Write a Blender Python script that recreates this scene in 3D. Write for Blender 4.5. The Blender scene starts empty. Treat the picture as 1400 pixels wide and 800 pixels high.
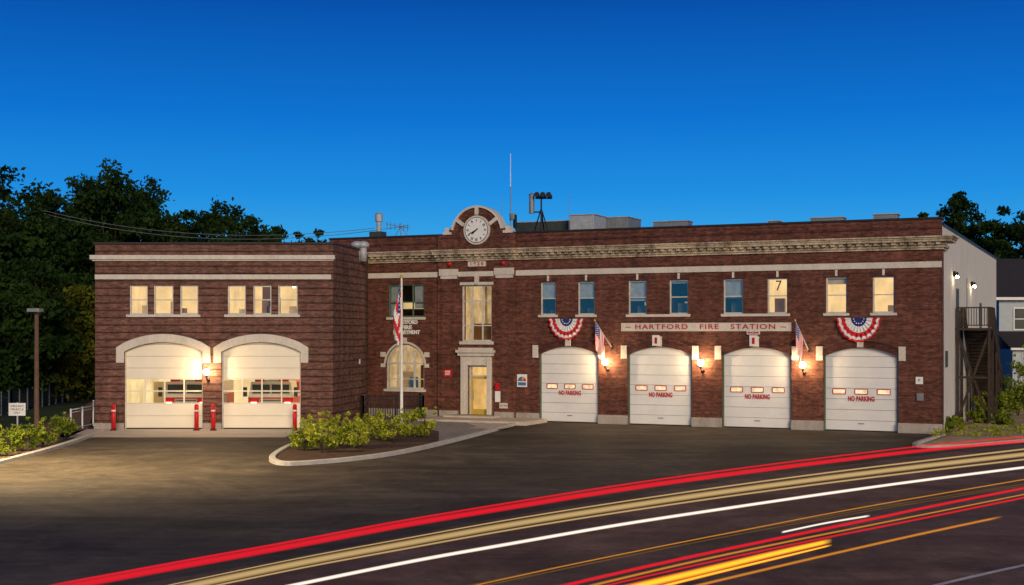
import bpy, math, random
import numpy as np
from mathutils import Vector, Matrix
from mathutils.geometry import tessellate_polygon
random.seed(7); rng=np.random.default_rng(11)
S=bpy.context.scene
S.view_settings.view_transform='Standard'; S.view_settings.look='None'; S.view_settings.exposure=0
F=1800.0; CH=4.9
def G(px,py,z=0.0):
    d=(CH-z)*F/(py-455.0); return Vector(((px-700)/F*d,d,z))
def Wd(px,py,d): return Vector(((px-700)/F*d,d,CH-(py-455)*d/F))
# ------------------------------------------------------------ materials
def newmat(name):
    m=bpy.data.materials.new(name); m.use_nodes=True; nt=m.node_tree; nt.nodes.clear()
    o=nt.nodes.new('ShaderNodeOutputMaterial'); return m,nt,o
def N(nt,t,**k):
    n=nt.nodes.new(t)
    for a,b in k.items(): setattr(n,a,b)
    return n
def c4(c): return (c[0],c[1],c[2],1)
def mix(nt,f,a,b,bt='MIX'):
    n=N(nt,'ShaderNodeMix',data_type='RGBA',blend_type=bt)
    for i,v in ((0,f),(6,a),(7,b)):
        if hasattr(v,'links') or hasattr(v,'is_output'): nt.links.new(v,n.inputs[i])
        else: n.inputs[i].default_value=v if i==0 else c4(v)
    return n.outputs[2]
def math_(nt,op,a,b=0.0,c=None):
    n=N(nt,'ShaderNodeMath',operation=op)
    for i,v in enumerate((a,b) if c is None else (a,b,c)):
        if hasattr(v,'is_output'): nt.links.new(v,n.inputs[i])
        else: n.inputs[i].default_value=v
    return n.outputs[0]
def noise(nt,vec,scale,detail=4,rough=.6,dist=0):
    n=N(nt,'ShaderNodeTexNoise'); n.inputs['Scale'].default_value=scale; n.inputs['Detail'].default_value=detail
    n.inputs['Roughness'].default_value=rough; n.inputs['Distortion'].default_value=dist; nt.links.new(vec,n.inputs['Vector']); return n.outputs['Fac']
def ramp(nt,f,stops):
    r=N(nt,'ShaderNodeValToRGB'); e=r.color_ramp.elements
    while len(e)<len(stops): e.new(.5)
    for i,(p,c) in enumerate(stops):
        e[i].position=p; e[i].color=c4(c) if hasattr(c,'__len__') else (c,c,c,1)
    nt.links.new(f,r.inputs[0]); return r.outputs[0]
def bsdf(nt,o,col,rough=.7,metal=0,spec=.3,bump=None,bd=.02):
    b=N(nt,'ShaderNodeBsdfPrincipled')
    if hasattr(col,'is_output'): nt.links.new(col,b.inputs['Base Color'])
    else: b.inputs['Base Color'].default_value=c4(col)
    if hasattr(rough,'is_output'): nt.links.new(rough,b.inputs['Roughness'])
    else: b.inputs['Roughness'].default_value=rough
    b.inputs['Metallic'].default_value=metal; b.inputs['Specular IOR Level'].default_value=spec
    if bump is not None:
        bp=N(nt,'ShaderNodeBump'); bp.inputs['Distance'].default_value=bd; bp.inputs['Strength'].default_value=.6
        nt.links.new(bump,bp.inputs['Height']); nt.links.new(bp.outputs[0],b.inputs['Normal'])
    nt.links.new(b.outputs[0],o.inputs[0]); return b
def plain(name,col,rough=.6,metal=0,var=.25,sc=3.0,spec=.3,bump=0):
    m,nt,o=newmat(name); tc=N(nt,'ShaderNodeTexCoord').outputs['Object']
    n=noise(nt,tc,sc,6,.65)
    lo=[c*(1-var) for c in col]; hi=[min(1,c*(1+var*.6)) for c in col]
    cc=ramp(nt,n,[(.3,lo),(.7,hi)])
    bsdf(nt,o,cc,rough,metal,spec,n if bump else None,bump); return m
def emis(name,col,st,var=0,sc=2.0):
    m,nt,o=newmat(name); e=N(nt,'ShaderNodeEmission'); e.inputs[1].default_value=st
    if var:
        tc=N(nt,'ShaderNodeTexCoord').outputs['Object']; n=noise(nt,tc,sc,3)
        cc=ramp(nt,n,[(.3,[c*(1-var) for c in col]),(.7,col)]); nt.links.new(cc,e.inputs[0])
    else: e.inputs[0].default_value=c4(col)
    nt.links.new(e.outputs[0],o.inputs[0]); return m
def brickmat(name,c1,c2,mortar,stripe=0,period=.42,duty=.22,rowdark=.55):
    m,nt,o=newmat(name); tc=N(nt,'ShaderNodeTexCoord').outputs['Object']
    sp=N(nt,'ShaderNodeSeparateXYZ'); nt.links.new(tc,sp.inputs[0])
    cb=N(nt,'ShaderNodeCombineXYZ'); nt.links.new(math_(nt,'ADD',sp.outputs[0],sp.outputs[1]),cb.inputs[0]); nt.links.new(sp.outputs[2],cb.inputs[1])
    b=N(nt,'ShaderNodeTexBrick'); nt.links.new(cb.outputs[0],b.inputs['Vector'])
    b.inputs['Scale'].default_value=1; b.inputs['Brick Width'].default_value=.225; b.inputs['Row Height'].default_value=.075
    b.inputs['Mortar Size'].default_value=.009; b.inputs['Mortar Smooth'].default_value=.3; b.inputs['Bias'].default_value=-.1
    b.inputs['Color1'].default_value=c4(c1); b.inputs['Color2'].default_value=c4(c2); b.inputs['Mortar'].default_value=c4(mortar)
    col=b.outputs['Color']
    mp0=N(nt,'ShaderNodeMapping'); mp0.inputs['Scale'].default_value=(2.2,2.2,6.5); nt.links.new(tc,mp0.inputs[0])
    col=mix(nt,.9,col,ramp(nt,noise(nt,mp0.outputs[0],1.0,3,.8),[(.32,.45),(.68,1.55)]),'MULTIPLY')
    if stripe:
        fr=math_(nt,'FRACT',math_(nt,'DIVIDE',sp.outputs[2],period)); st=math_(nt,'LESS_THAN',fr,duty)
        col=mix(nt,math_(nt,'MULTIPLY',st,stripe),col,(rowdark,rowdark*.9,rowdark*.9),'MULTIPLY')
    n=noise(nt,tc,.45,6,.7); v=ramp(nt,n,[(.3,.68),(.7,1.2)])
    col=mix(nt,1.0,col,v,'MULTIPLY')
    mp=N(nt,'ShaderNodeMapping'); mp.inputs['Scale'].default_value=(2.2,2.2,.18); nt.links.new(tc,mp.inputs[0])
    n2=noise(nt,mp.outputs[0],1.0,5,.7); col=mix(nt,.7,col,ramp(nt,n2,[(.35,.65),(.65,1.1)]),'MULTIPLY')
    bsdf(nt,o,col,.85,0,.2,b.outputs['Fac'],-.006); return m
def stonemat(name,c,dirt=.45,dcol=(.16,.11,.07)):
    m,nt,o=newmat(name); tc=N(nt,'ShaderNodeTexCoord').outputs['Object']
    mp=N(nt,'ShaderNodeMapping'); mp.inputs['Scale'].default_value=(1,1,.3); nt.links.new(tc,mp.inputs[0])
    n=noise(nt,mp.outputs[0],1.3,8,.75); f=ramp(nt,n,[(.42,0),(.68,1)])
    col=mix(nt,math_(nt,'MULTIPLY',f,dirt),c,dcol)
    n2=noise(nt,tc,12,4); col=mix(nt,1,col,ramp(nt,n2,[(.3,.82),(.7,1.05)]),'MULTIPLY')
    bsdf(nt,o,col,.85,0,.2,n2,.004); return m
def glassmat(name,g=.15,tint=(.9,.95,1)):
    m,nt,o=newmat(name); t=N(nt,'ShaderNodeBsdfTransparent'); t.inputs[0].default_value=c4(tint)
    gl=N(nt,'ShaderNodeBsdfGlossy'); gl.inputs['Roughness'].default_value=.03
    mx=N(nt,'ShaderNodeMixShader'); mx.inputs[0].default_value=g
    nt.links.new(t.outputs[0],mx.inputs[1]); nt.links.new(gl.outputs[0],mx.inputs[2]); nt.links.new(mx.outputs[0],o.inputs[0]); return m
def leafmat(name,dark,light,sc=.6):
    m,nt,o=newmat(name); tc=N(nt,'ShaderNodeTexCoord').outputs['Object']
    n=noise(nt,tc,sc,4,.7); n2=noise(nt,tc,9,2)
    col=ramp(nt,n,[(.35,dark),(.65,light)]); col=mix(nt,.8,col,ramp(nt,n2,[(.3,.5),(.7,1.4)]),'MULTIPLY')
    d=N(nt,'ShaderNodeBsdfDiffuse'); t=N(nt,'ShaderNodeBsdfTranslucent'); nt.links.new(col,d.inputs[0]); nt.links.new(col,t.inputs[0])
    mx=N(nt,'ShaderNodeMixShader'); mx.inputs[0].default_value=.3
    nt.links.new(d.outputs[0],mx.inputs[1]); nt.links.new(t.outputs[0],mx.inputs[2]); nt.links.new(mx.outputs[0],o.inputs[0]); return m
def groundmat(name,lo,hi,sc,bump=.01,rough=.8,fine=25,spec=.25,streak=None):
    m,nt,o=newmat(name); tc=N(nt,'ShaderNodeTexCoord').outputs['Object']
    n=noise(nt,tc,sc,8,.7); n2=noise(nt,tc,fine,4,.8)
    col=ramp(nt,n,[(.32,lo),(.68,hi)]); col=mix(nt,.9,col,ramp(nt,n2,[(.25,.6),(.75,1.4)]),'MULTIPLY')
    if streak:
        mp=N(nt,'ShaderNodeMapping'); mp.inputs['Rotation'].default_value=(0,0,-streak); mp.inputs['Scale'].default_value=(.06,.55,1)
        nt.links.new(tc,mp.inputs[0]); n3=noise(nt,mp.outputs[0],1.0,7,.7,.8)
        col=mix(nt,.75,col,ramp(nt,n3,[(.35,.65),(.65,1.35)]),'MULTIPLY')
        n4=noise(nt,tc,1.1,6,.75,1.5); col=mix(nt,.7,col,ramp(nt,n4,[(.35,.65),(.7,1.35)]),'MULTIPLY')
        n5=noise(nt,tc,.16,5,.7,2.5); col=mix(nt,.8,col,ramp(nt,n5,[(.38,.7),(.62,1.3)]),'MULTIPLY')
    bsdf(nt,o,col,rough,0,spec,n2,bump); return m

M={}
M['brick']=brickmat('red_brick',(.185,.058,.036),(.085,.028,.021),(.14,.09,.066),.5,.6,.13,.5)
M['brickw']=brickmat('banded_brick',(.21,.088,.062),(.115,.047,.035),(.18,.125,.10),.9,.375,.2,.34)
M['brickdk']=brickmat('dark_brick',(.12,.036,.026),(.07,.022,.018),(.09,.055,.05))
M['trim']=stonemat('white_trim',(.68,.62,.53),.25)
M['cornice']=stonemat('cornice_stone',(.62,.50,.34),.95,(.10,.065,.04))
M['stone']=stonemat('base_stone',(.42,.38,.33),.5)
M['side']=stonemat('cream_stucco',(.70,.65,.56),.35,(.40,.35,.28))
M['cop']=plain('dark_coping',(.03,.022,.022),.5)
M['roof']=plain('roof_membrane',(.06,.06,.065),.8)
M['white']=plain('white_paint',(.78,.76,.72),.45,0,.1)
M['door']=plain('door_panel',(.72,.71,.68),.45,0,.08,1.0)
M['doorw']=plain('lamp_tinted_door_panel',(.80,.73,.58),.45,0,.06,.8)  # white panel tinted warm: wall-lamp light is put into its colour
M['groove']=plain('panel_joint',(.30,.30,.30),.6)
M['frame']=plain('window_frame',(.60,.58,.52),.5)
M['dframe']=plain('dark_frame',(.05,.06,.05),.5)
M['gframe']=plain('green_frame',(.10,.16,.11),.5)
M['fencegrey']=plain('fence_grey',(.16,.17,.18),.6)
M['glass']=glassmat('window_glass',.05,(1,.98,.95))
M['glassb']=glassmat('reflective_glass',.08,(.85,.88,.9))
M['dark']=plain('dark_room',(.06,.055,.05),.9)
M['shade']=plain('roller_shade',(.58,.58,.54),.8)
M['warm']=emis('glowing_room_wall',(1,.66,.27),1.2,.35,.9)  # room light put into the walls: this and the next three glow themselves
M['warm2']=emis('glowing_bay_wall',(1,.74,.36),1.35,.45,.6)
M['warmd']=emis('glowing_hall_wall',(1,.60,.20),1.0,.4,1.2)
M['warmh']=emis('glowing_stair_hall_wall',(1,.68,.32),.8,.6,1.5)
M['warmw']=emis('door_window_light',(1,.72,.42),1.4,.5,6)
M['furn']=plain('furniture',(.22,.11,.04),.6)
M['furn2']=plain('cabinet',(.5,.42,.3),.6)
M['globe']=emis('lamp_globe',(1,.70,.36),230)
M['globes']=emis('sconce_bulb',(1,.75,.42),130)
M['tubel']=emis('ceiling_tube',(1,.85,.6),5)
M['black']=plain('black_metal',(.015,.015,.016),.4,.3)
M['steel']=plain('galvanised_steel',(.42,.44,.46),.55,.2)
M['grey']=plain('grey_metal',(.22,.24,.25),.5,.2)
M['red']=plain('red_paint',(.55,.012,.015),.4,0,.1)
M['textred']=plain('red_lettering',(.42,.01,.01),.6,0,.1)
M['flagred']=plain('flag_red',(.60,.02,.03),.8,0,.15)
M['flagwhite']=plain('flag_white',(.76,.74,.70),.8,0,.1)
M['flagblue']=plain('flag_blue',(.02,.04,.22),.8,0,.15)
M['signblue']=plain('sign_blue',(.05,.18,.4),.5)
M['yellow']=plain('yellow_paint',(.55,.38,.05),.6,0,.1)
M['conc']=groundmat('concrete',(.42,.36,.29),(.58,.50,.41),.7,.003,.8,30)
M['kerb']=groundmat('granite_kerb',(.38,.36,.32),(.55,.50,.44),2,.004,.8,40)
M['wood']=plain('weathered_timber',(.045,.03,.02),.8,0,.4,6)
M['bark']=plain('bark',(.05,.035,.025),.9,0,.4,5,.1,.02)
M['polew']=plain('pole_wood',(.14,.08,.05),.7)
M['shingle']=plain('roof_shingle',(.035,.03,.035),.9,0,.4,8)
M['clap']=plain('clapboard',(.42,.47,.50),.7,0,.1)
M['asph']=groundmat('lot_asphalt',(.060,.047,.034),(.115,.092,.066),.12,.006,.75,22,.12,.5)
M['road']=groundmat('road_asphalt',(.135,.083,.058),(.20,.128,.09),.25,.006,.75,18,.12,.62)
M['dirt']=groundmat('gravelly_dirt',(.30,.21,.11),(.50,.37,.21),.8,.02,.9,8)
M['mulch']=groundmat('bark_mulch',(.05,.028,.018),(.11,.065,.04),2,.03,.95,10)
M['gravel']=groundmat('grey_gravel',(.19,.18,.17),(.36,.33,.30),3,.02,.9,9)
M['grass']=groundmat('grass_ground',(.015,.03,.01),(.05,.07,.02),.3,.02,.95,6)
M['path']=groundmat('path_dirt',(.18,.10,.06),(.30,.18,.11),.5,.01,.9,8)
M['mark']=groundmat('road_marking',(.45,.42,.38),(.7,.66,.6),1,.002,.7,10)
M['ymark']=groundmat('yellow_marking',(.35,.2,.03),(.5,.3,.05),1,.002,.7,10)
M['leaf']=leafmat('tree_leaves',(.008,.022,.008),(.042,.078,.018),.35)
M['leafl']=leafmat('painted_lit_leaves',(.03,.05,.008),(.24,.24,.03),.45)  # light on the low foliage painted in as a brighter leaf colour
M['leafs']=leafmat('shrub_leaves',(.14,.19,.012),(.50,.52,.06),1.5)
M['leafg']=leafmat('green_shrub_leaves',(.06,.12,.010),(.30,.34,.04),1.5)
# ------------------------------------------------------------ mesh builder
class MB:
    def __init__(s): s.v=[];s.f=[];s.m=[];s.mats=[]
    def mi(s,k):
        if k not in s.mats: s.mats.append(k)
        return s.mats.index(k)
    def add(s,vs,fs,k):
        b=len(s.v); s.v+= [tuple(p) for p in vs]; i=s.mi(k)
        for f in fs: s.f.append(tuple(b+j for j in f)); s.m.append(i)
    def poly(s,pts,k): s.add(pts,[tuple(range(len(pts)))],k)
    def box(s,x0,x1,y0,y1,z0,z1,k):
        v=[(x,y,z) for x in (x0,x1) for y in (y0,y1) for z in (z0,z1)]
        s.add(v,[(0,1,3,2),(4,6,7,5),(0,4,5,1),(2,3,7,6),(0,2,6,4),(1,5,7,3)],k)
    def obox(s,c,ax,ay,az,k):
        c=Vector(c);v=[c+ax*i+ay*j+az*l for i in(-1,1) for j in(-1,1) for l in(-1,1)]
        s.add(v,[(0,1,3,2),(4,6,7,5),(0,4,5,1),(2,3,7,6),(0,2,6,4),(1,5,7,3)],k)
    def beam(s,p0,p1,w,h,k,up=Vector((0,0,1))):
        p0=Vector(p0);p1=Vector(p1);d=(p1-p0);L=d.length; d.normalize()
        sd=d.cross(up)
        if sd.length<1e-4: sd=Vector((1,0,0))
        sd.normalize(); u=sd.cross(d)
        s.obox((p0+p1)/2,d*L/2,sd*w/2,u*h/2,k)
    def loops(s,loops,a,b,k,xz=True):
        pt=[[Vector((p[0],p[1],0)) for p in l] for l in loops]
        tris=tessellate_polygon(pt); flat=[p for l in loops for p in l]
        f=(lambda p,t:(p[0],t,p[1])) if xz else (lambda p,t:(p[0],p[1],t))
        s.add([f(p,a) for p in flat],tris,k); s.add([f(p,b) for p in flat],tris,k)
        for l in loops:
            n=len(l); vs=[f(p,a) for p in l]+[f(p,b) for p in l]
            s.add(vs,[(i,(i+1)%n,n+(i+1)%n,n+i) for i in range(n)],k)
    def prism(s,p,a,b,k): s.loops([p],a,b,k,True)
    def slab(s,p,a,b,k): s.loops([p],a,b,k,False)
    def cyl(s,p0,p1,r0,r1,k,n=10):
        p0=Vector(p0);p1=Vector(p1);d=(p1-p0).normalized()
        a=d.orthogonal().normalized();b=d.cross(a)
        vs=[p0+(a*math.cos(t)+b*math.sin(t))*r0 for t in [2*math.pi*i/n for i in range(n)]]
        vs+=[p1+(a*math.cos(t)+b*math.sin(t))*r1 for t in [2*math.pi*i/n for i in range(n)]]
        fs=[(i,(i+1)%n,n+(i+1)%n,n+i) for i in range(n)]+[tuple(range(n))[::-1],tuple(range(n,2*n))]
        s.add(vs,fs,k)
    def sph(s,c,r,k,n=12,m=8,sz=1):
        vs=[];fs=[]
        for j in range(m+1):
            t=math.pi*j/m
            for i in range(n):
                p=2*math.pi*i/n; vs.append((c[0]+r*math.sin(t)*math.cos(p),c[1]+r*math.sin(t)*math.sin(p),c[2]+r*sz*math.cos(t)))
        for j in range(m):
            for i in range(n): fs.append((j*n+i,j*n+(i+1)%n,(j+1)*n+(i+1)%n,(j+1)*n+i))
        s.add(vs,fs,k)
    def text(s,t,size,x,y,z,k,w=None,ext=.008,sp=1.0,bold=0.0):
        cu=bpy.data.curves.new('t','FONT'); cu.body=t; cu.size=size; cu.align_x='CENTER'; cu.align_y='CENTER'; cu.extrude=ext; cu.space_character=sp; cu.offset=bold
        o=bpy.data.objects.new('t',cu); S.collection.objects.link(o); bpy.context.view_layer.update()
        me=bpy.data.meshes.new_from_object(o.evaluated_get(bpy.context.evaluated_depsgraph_get()))
        xs=[v.co.x for v in me.vertices]; sc=1.0
        if w and xs: sc=w/(max(xs)-min(xs))
        s.add([(x+v.co.x*sc,y-v.co.z,z+v.co.y) for v in me.vertices],[tuple(p.vertices) for p in me.polygons],k)
        bpy.data.objects.remove(o); bpy.data.curves.remove(cu); bpy.data.meshes.remove(me)
    def obj(s,name,parent=None,frame=None,smooth=False,bevel=0):
        me=bpy.data.meshes.new(name); me.from_pydata(s.v,[],s.f)
        for k in s.mats: me.materials.append(M[k])
        me.polygons.foreach_set('material_index',s.m)
        if smooth: me.polygons.foreach_set('use_smooth',[True]*len(s.f))
        me.update(); o=bpy.data.objects.new(name,me); S.collection.objects.link(o)
        if parent: o.parent=parent
        elif frame is not None: o.matrix_world=frame
        if bevel:
            b=o.modifiers.new('b','BEVEL'); b.width=bevel; b.segments=2; b.limit_method='ANGLE'
        return o
def empty(name,parent=None,mat=None):
    e=bpy.data.objects.new(name,None); S.collection.objects.link(e)
    if parent: e.parent=parent
    if mat is not None: e.matrix_local=mat
    return e
def arch(x0,x1,z0,zs,zc,n=16):
    w=x1-x0;h=zc-zs;R=(w*w/4+h*h)/(2*h);cx=(x0+x1)/2;cz=zc-R
    a=math.asin(min(1,w/2/R))
    if h>w/2-1e-3: a=math.pi/2
    pts=[(x0,z0),(x1,z0)]
    for i in range(n+1):
        t=a-2*a*i/n; pts.append((cx+R*math.sin(t),cz+R*math.cos(t)))
    return pts
def arcpts(cx,hw,zs,zc,n=16,off=0.0):
    h=zc-zs;R=(hw*hw+h*h)/(2*h);cz=zc-R;a=math.asin(min(1,hw/R))
    return [(cx+(R+off)*math.sin(-a+2*a*i/n),cz+(R+off)*math.cos(-a+2*a*i/n)) for i in range(n+1)]
def window(mb,x0,x1,z0,z1,y,cols=1,rows=(.5,),fr='frame',gl='glass',w=.07):
    ya,yb=y+.10,y+.19
    mb.box(x0,x0+w,ya,yb,z0,z1,fr); mb.box(x1-w,x1,ya,yb,z0,z1,fr)
    mb.box(x0+w,x1-w,ya+.002,yb,z1-w,z1,fr); mb.box(x0+w,x1-w,ya+.002,yb,z0,z0+w,fr)
    for i in range(1,cols):
        x=x0+(x1-x0)*i/cols; mb.box(x-w*.45,x+w*.45,ya+.004,yb-.01,z0+w,z1-w,fr)
    for r in rows:
        z=z0+(z1-z0)*r; mb.box(x0+w,x1-w,ya+.008,yb-.014,z-w*.4,z+w*.4,fr)
    mb.box(x0+w,x1-w,ya+.05,ya+.056,z0+w,z1-w,gl)
def room(mb,x0,x1,y0,y1,z0,z1,k,floor=None):
    mb.poly([(x0,y1,z0),(x1,y1,z0),(x1,y1,z1),(x0,y1,z1)],k)
    mb.poly([(x0,y0,z0),(x0,y1,z0),(x0,y1,z1),(x0,y0,z1)],k); mb.poly([(x1,y0,z0),(x1,y1,z0),(x1,y1,z1),(x1,y0,z1)],k)
    mb.poly([(x0,y0,z1),(x1,y0,z1),(x1,y1,z1),(x0,y1,z1)],k); mb.poly([(x0,y0,z0),(x1,y0,z0),(x1,y1,z0),(x0,y1,z0)],floor or k)

# ------------------------------------------------------------ frames
def sc(px): return .2143*(109+23*(px-500)/790.)
P0=Vector((-200/sc(500),F/sc(500),0)); P1=Vector((587/sc(1287),F/sc(1287),0))
U=(P1-P0); L=U.length; U.normalize(); V=Vector((-U.y,U.x,0))
station=empty('fire_station')
MF=Matrix.Translation(P0)@Matrix.Rotation(math.atan2(U.y,U.x),4,'Z')
main=empty('main_block',station,MF)
def mu(px,y=0):
    a=(px-700)/F; B=P0+V*y; return (a*B.y-B.x)/(U.x-a*U.y)
def mz(px,py,y=0):
    u=mu(px,y); d=P0.y+V.y*y+U.y*u; return CH-(py-455)*d/F
SW=26.87; DW=F/SW
WF=Matrix.Translation((-570/SW,DW,0)); wing=empty('engine_bay_wing',station,WF)
def wx(px): return (px-130)/SW
def wz(py): return CH-(py-455)/SW

# ============================================================ MAIN BLOCK
bayL,bayR=mu(600),mu(706)
doors=[(737,818),(858,946),(987,1082),(1126,1228)]
DZ=4.15; DS=3.72
wins=[(739,760),(790,813),(859,884),(915,941),(989,1016),(1049,1077),(1129,1158),(1193,1223)]
WZ0,WZ1=5.88,7.68
PT=10.42
mb=MB()
outline=[(bayR,0)]
for a,b in doors:
    h=arch(mu(a),mu(b),0.0,DS,DZ); outline.append(h[0]); outline+=h[2:][::-1]; outline.append(h[1])
outline+= [(L,0),(L,PT),(bayR,PT)]
wh=[[(mu(a),WZ0),(mu(b),WZ0),(mu(b),WZ1),(mu(a),WZ1)] for a,b in wins]
mb.loops([outline]+wh,0,.38,'brick')
lw=(mu(531),mu(580),5.80,7.72); la=arch(mu(528),mu(580),1.65,3.12,4.27,20)
mb.loops([[(-2.5,0),(bayL,0),(bayL,PT),(-2.5,PT)],[(lw[0],lw[2]),(lw[1],lw[2]),(lw[1],lw[3]),(lw[0],lw[3])],la],.002,.38,'brick')
mb.obj('front_wall',main)
mb=MB(); cx=mu(654); cz=10.40; R=1.52
g=[(bayL,0),(bayR,0),(bayR,PT+.02),(cx+R+.45,PT+.02),(cx+R+.3,PT+.3),(cx+R,cz+.32)]
a0=math.asin(.32/R)
for i in range(25):
    t=a0+(math.pi-2*a0)*i/24; g.append((cx+R*math.cos(t),cz+R*math.sin(t)))
g+=[(cx-R-.3,PT+.3),(cx-R-.45,PT+.02),(bayL,PT+.02)]
bw=(mu(633),mu(674),4.42,7.58); ed=(mu(642),mu(670),.30,3.05)
gh=[(ed[0],0),(ed[0],ed[3]),(ed[1],ed[3]),(ed[1],0)]
outl=[g[0]]+gh+g[1:]
mb.loops([outl,[(bw[0],bw[2]),(bw[1],bw[2]),(bw[1],bw[3]),(bw[0],bw[3])]],-.15,.35,'brick')
mb.obj('entrance_bay_wall',main)
mb=MB()
for px0,px1 in ((604,628),(679,704)):
    x0,x1=mu(px0),mu(px1)
    mb.box(x0+.08,x1-.08,-.23,-.148,.5,7.95,'brick')
    mb.box(x0-.02,x1+.02,-.32,-.148,8.12,8.50,'trim'); mb.box(x0+.05,x1-.05,-.27,-.149,7.95,8.118,'trim')
    mb.box(x0-.02,x1+.02,-.30,-.149,0,.5,'stone')
for (r0,r1,k,yf) in ((R-.0,R+.11,'trim',-.27),(R-.42,R-.32,'brickdk',-.19)):
    a=a0*.9; po=[(cx+r1*math.cos(a+(math.pi-2*a)*i/24),cz+r1*math.sin(a+(math.pi-2*a)*i/24)) for i in range(25)]
    pi_=[(cx+r0*math.cos(a+(math.pi-2*a)*i/24),cz+r0*math.sin(a+(math.pi-2*a)*i/24)) for i in range(25)]
    mb.prism(po+pi_[::-1],yf,.40 if k=='trim' else -.148,k)
for ang in (90,35,145):
    t=math.radians(ang); rc=(.98+R-.05)/2+.03; c=Vector((cx+rc*math.cos(t),-.22,cz+rc*math.sin(t)))
    ax=Vector((math.cos(t),0,math.sin(t)));az=Vector((-math.sin(t),0,math.cos(t)))
    if ang==90: c.z=11.72
    mb.obox(c,ax*(.28 if ang!=90 else .2),Vector((0,.07,0)),az*.10,'trim')
mb.box(cx-R-.62,cx-R-.1,-.24,.42,PT+.03,PT+.17,'trim'); mb.box(cx+R+.1,cx+R+.62,-.24,.42,PT+.03,PT+.17,'trim')
mb.box(cx-R-.5,cx-R-.25,-.2,.3,PT+.17,PT+.42,'trim'); mb.box(cx+R+.25,cx+R+.5,-.2,.3,PT+.17,PT+.42,'trim')
mb.box(cx-.55,cx+.55,-.22,-.148,8.62,8.9,'trim'); mb.text('1 9 2 0',.26,cx,-.222,8.76,'textred',.8,bold=.008)
for px in (617,690): mb.sph((mu(px),-.2,8.78),.13,'red',10,6)
x0,x1=bw[0],bw[1]
mb.box(x0-.1,x1+.1,-.22,-.148,7.58,7.74,'trim'); mb.box(cx-.12,cx+.12,-.27,-.149,7.6,8.06,'trim')
mb.box(x0-.12,x1+.12,-.24,-.148,4.24,4.42,'trim')
mb.box(x0-.02,ed[0]-.02,-.30,-.148,.32,3.6,'trim'); mb.box(ed[1]+.02,x1+.02,-.30,-.148,.32,3.6,'trim')
mb.box(ed[0]-.018,ed[1]+.018,-.28,-.149,3.07,3.598,'trim')
mb.box(x0-.14,x1+.14,-.42,-.148,3.602,3.78,'trim'); mb.box(x0-.22,x1+.22,-.52,-.148,3.782,3.94,'trim'); mb.box(x0-.1,x1+.1,-.40,-.148,3.942,4.06,'trim')
for xx in (x0+.03,x1-.23): mb.box(xx,xx+.2,-.36,-.298,.32,3.5,'trim')
mb.obj('entrance_trim',main,bevel=.01)
mb=MB(); zc=10.66; rr=.72
mb.cyl((cx,-.15,zc),(cx,-.235,zc),rr+.1,rr+.1,'trim',40); mb.cyl((cx,-.236,zc),(cx,-.25,zc),rr+.0,rr+.0,'dframe',40)
mb.cyl((cx,-.251,zc),(cx,-.262,zc),rr-.035,rr-.035,'white',40)
for i in range(12):
    t=math.radians(30*i); r1=rr-.10; r2=rr-.25; n=[1,1,3,2,1,2,3,3,2,2,1,2][i]
    for j in range(n):
        o=(j-(n-1)/2)*.055; ax=Vector((math.sin(t),0,math.cos(t)));az=Vector((math.cos(t),0,-math.sin(t)))
        mb.obox(Vector((cx,-.268,zc))+ax*(r1+r2)/2+az*o,ax*(r1-r2)/2,Vector((0,.003,0)),az*.015,'black')
for ang,ln,w in ((230,.36,.034),(244,.52,.026)):
    t=math.radians(ang); ax=Vector((math.sin(t),0,math.cos(t)));az=Vector((math.cos(t),0,-math.sin(t)))
    mb.obox(Vector((cx,-.28-w/4,zc))+ax*(ln/2-.06),ax*(ln/2+.06),Vector((0,.004,0)),az*w,'black')
mb.obj('clock_face',main)
mb=MB()
mb.box(-2.5,mu(604)-.04,-.09,.0,8.06,8.36,'trim'); mb.box(mu(704)+.04,L+.02,-.09,.0,8.06,8.36,'trim')
mb.box(mu(628)+.03,mu(679)-.03,-.21,-.151,8.06,8.34,'trim')
mb.obj('string_course',main,bevel=.01)
mb=MB()
def corn(xa,xb,yo):
    for z0,z1,p in ((8.94,9.04,.12),(9.04,9.16,.2),(9.30,9.42,.52),(9.42,9.50,.58),(9.50,9.57,.66)):
        mb.box(xa,xb+ (p if xb>L-.1 else 0),yo-p,yo+.0,z0,z1-.002,'cornice')
    mb.box(xa,xb+(.3 if xb>L-.1 else 0),yo-.28,yo,9.16,9.298,'cornice')
    x=xa+.1
    while x<xb: 
        mb.box(x,x+.2,yo-.42,yo-.279,9.17,9.296,'cornice'); x+=.42
corn(-2.5,bayL,.0); corn(bayL-.1,bayR+.1,-.15); corn(bayR,L,.0)
for z0,z1,p in ((8.94,9.04,.12),(9.04,9.16,.2),(9.30,9.42,.52),(9.42,9.50,.58),(9.50,9.57,.66)):
    mb.box(L+.001,L+p-.003,.003,1.6,z0+.001,z1-.004,'cornice')
mb.obj('stone_cornice',main)
mb=MB()
mb.box(-2.5,cx-R-.65,-.07,.45,PT,PT+.09,'cop'); mb.box(cx+R+.65,L+.08,-.07,.45,PT+.0,PT+.09,'cop')
mb.box(-2.5,bayL-.02,-.05,0,9.95,10.05,'brickdk'); mb.box(bayR+.02,L+.03,-.05,0,9.95,10.05,'brickdk')
mb.box(L-.3,L+.08,.451,33.0,PT-.3,PT-.2,'cop')
mb.obj('parapet_coping',main)
mb=MB(); D2=33.0
mb.box(L-.35,L-.002,.38,D2,0,PT-.3,'side')
mb.box(-2.5,L-.36,D2-.3,D2,0,PT-.3,'brickdk'); mb.box(-2.5,-2.2,.381,D2-.3,0,PT-.3,'brickdk')
mb.box(L-.02,L+.012,.0,.9,0,8.9,'brick')
mb.obj('side_and_rear_walls',main)
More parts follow.
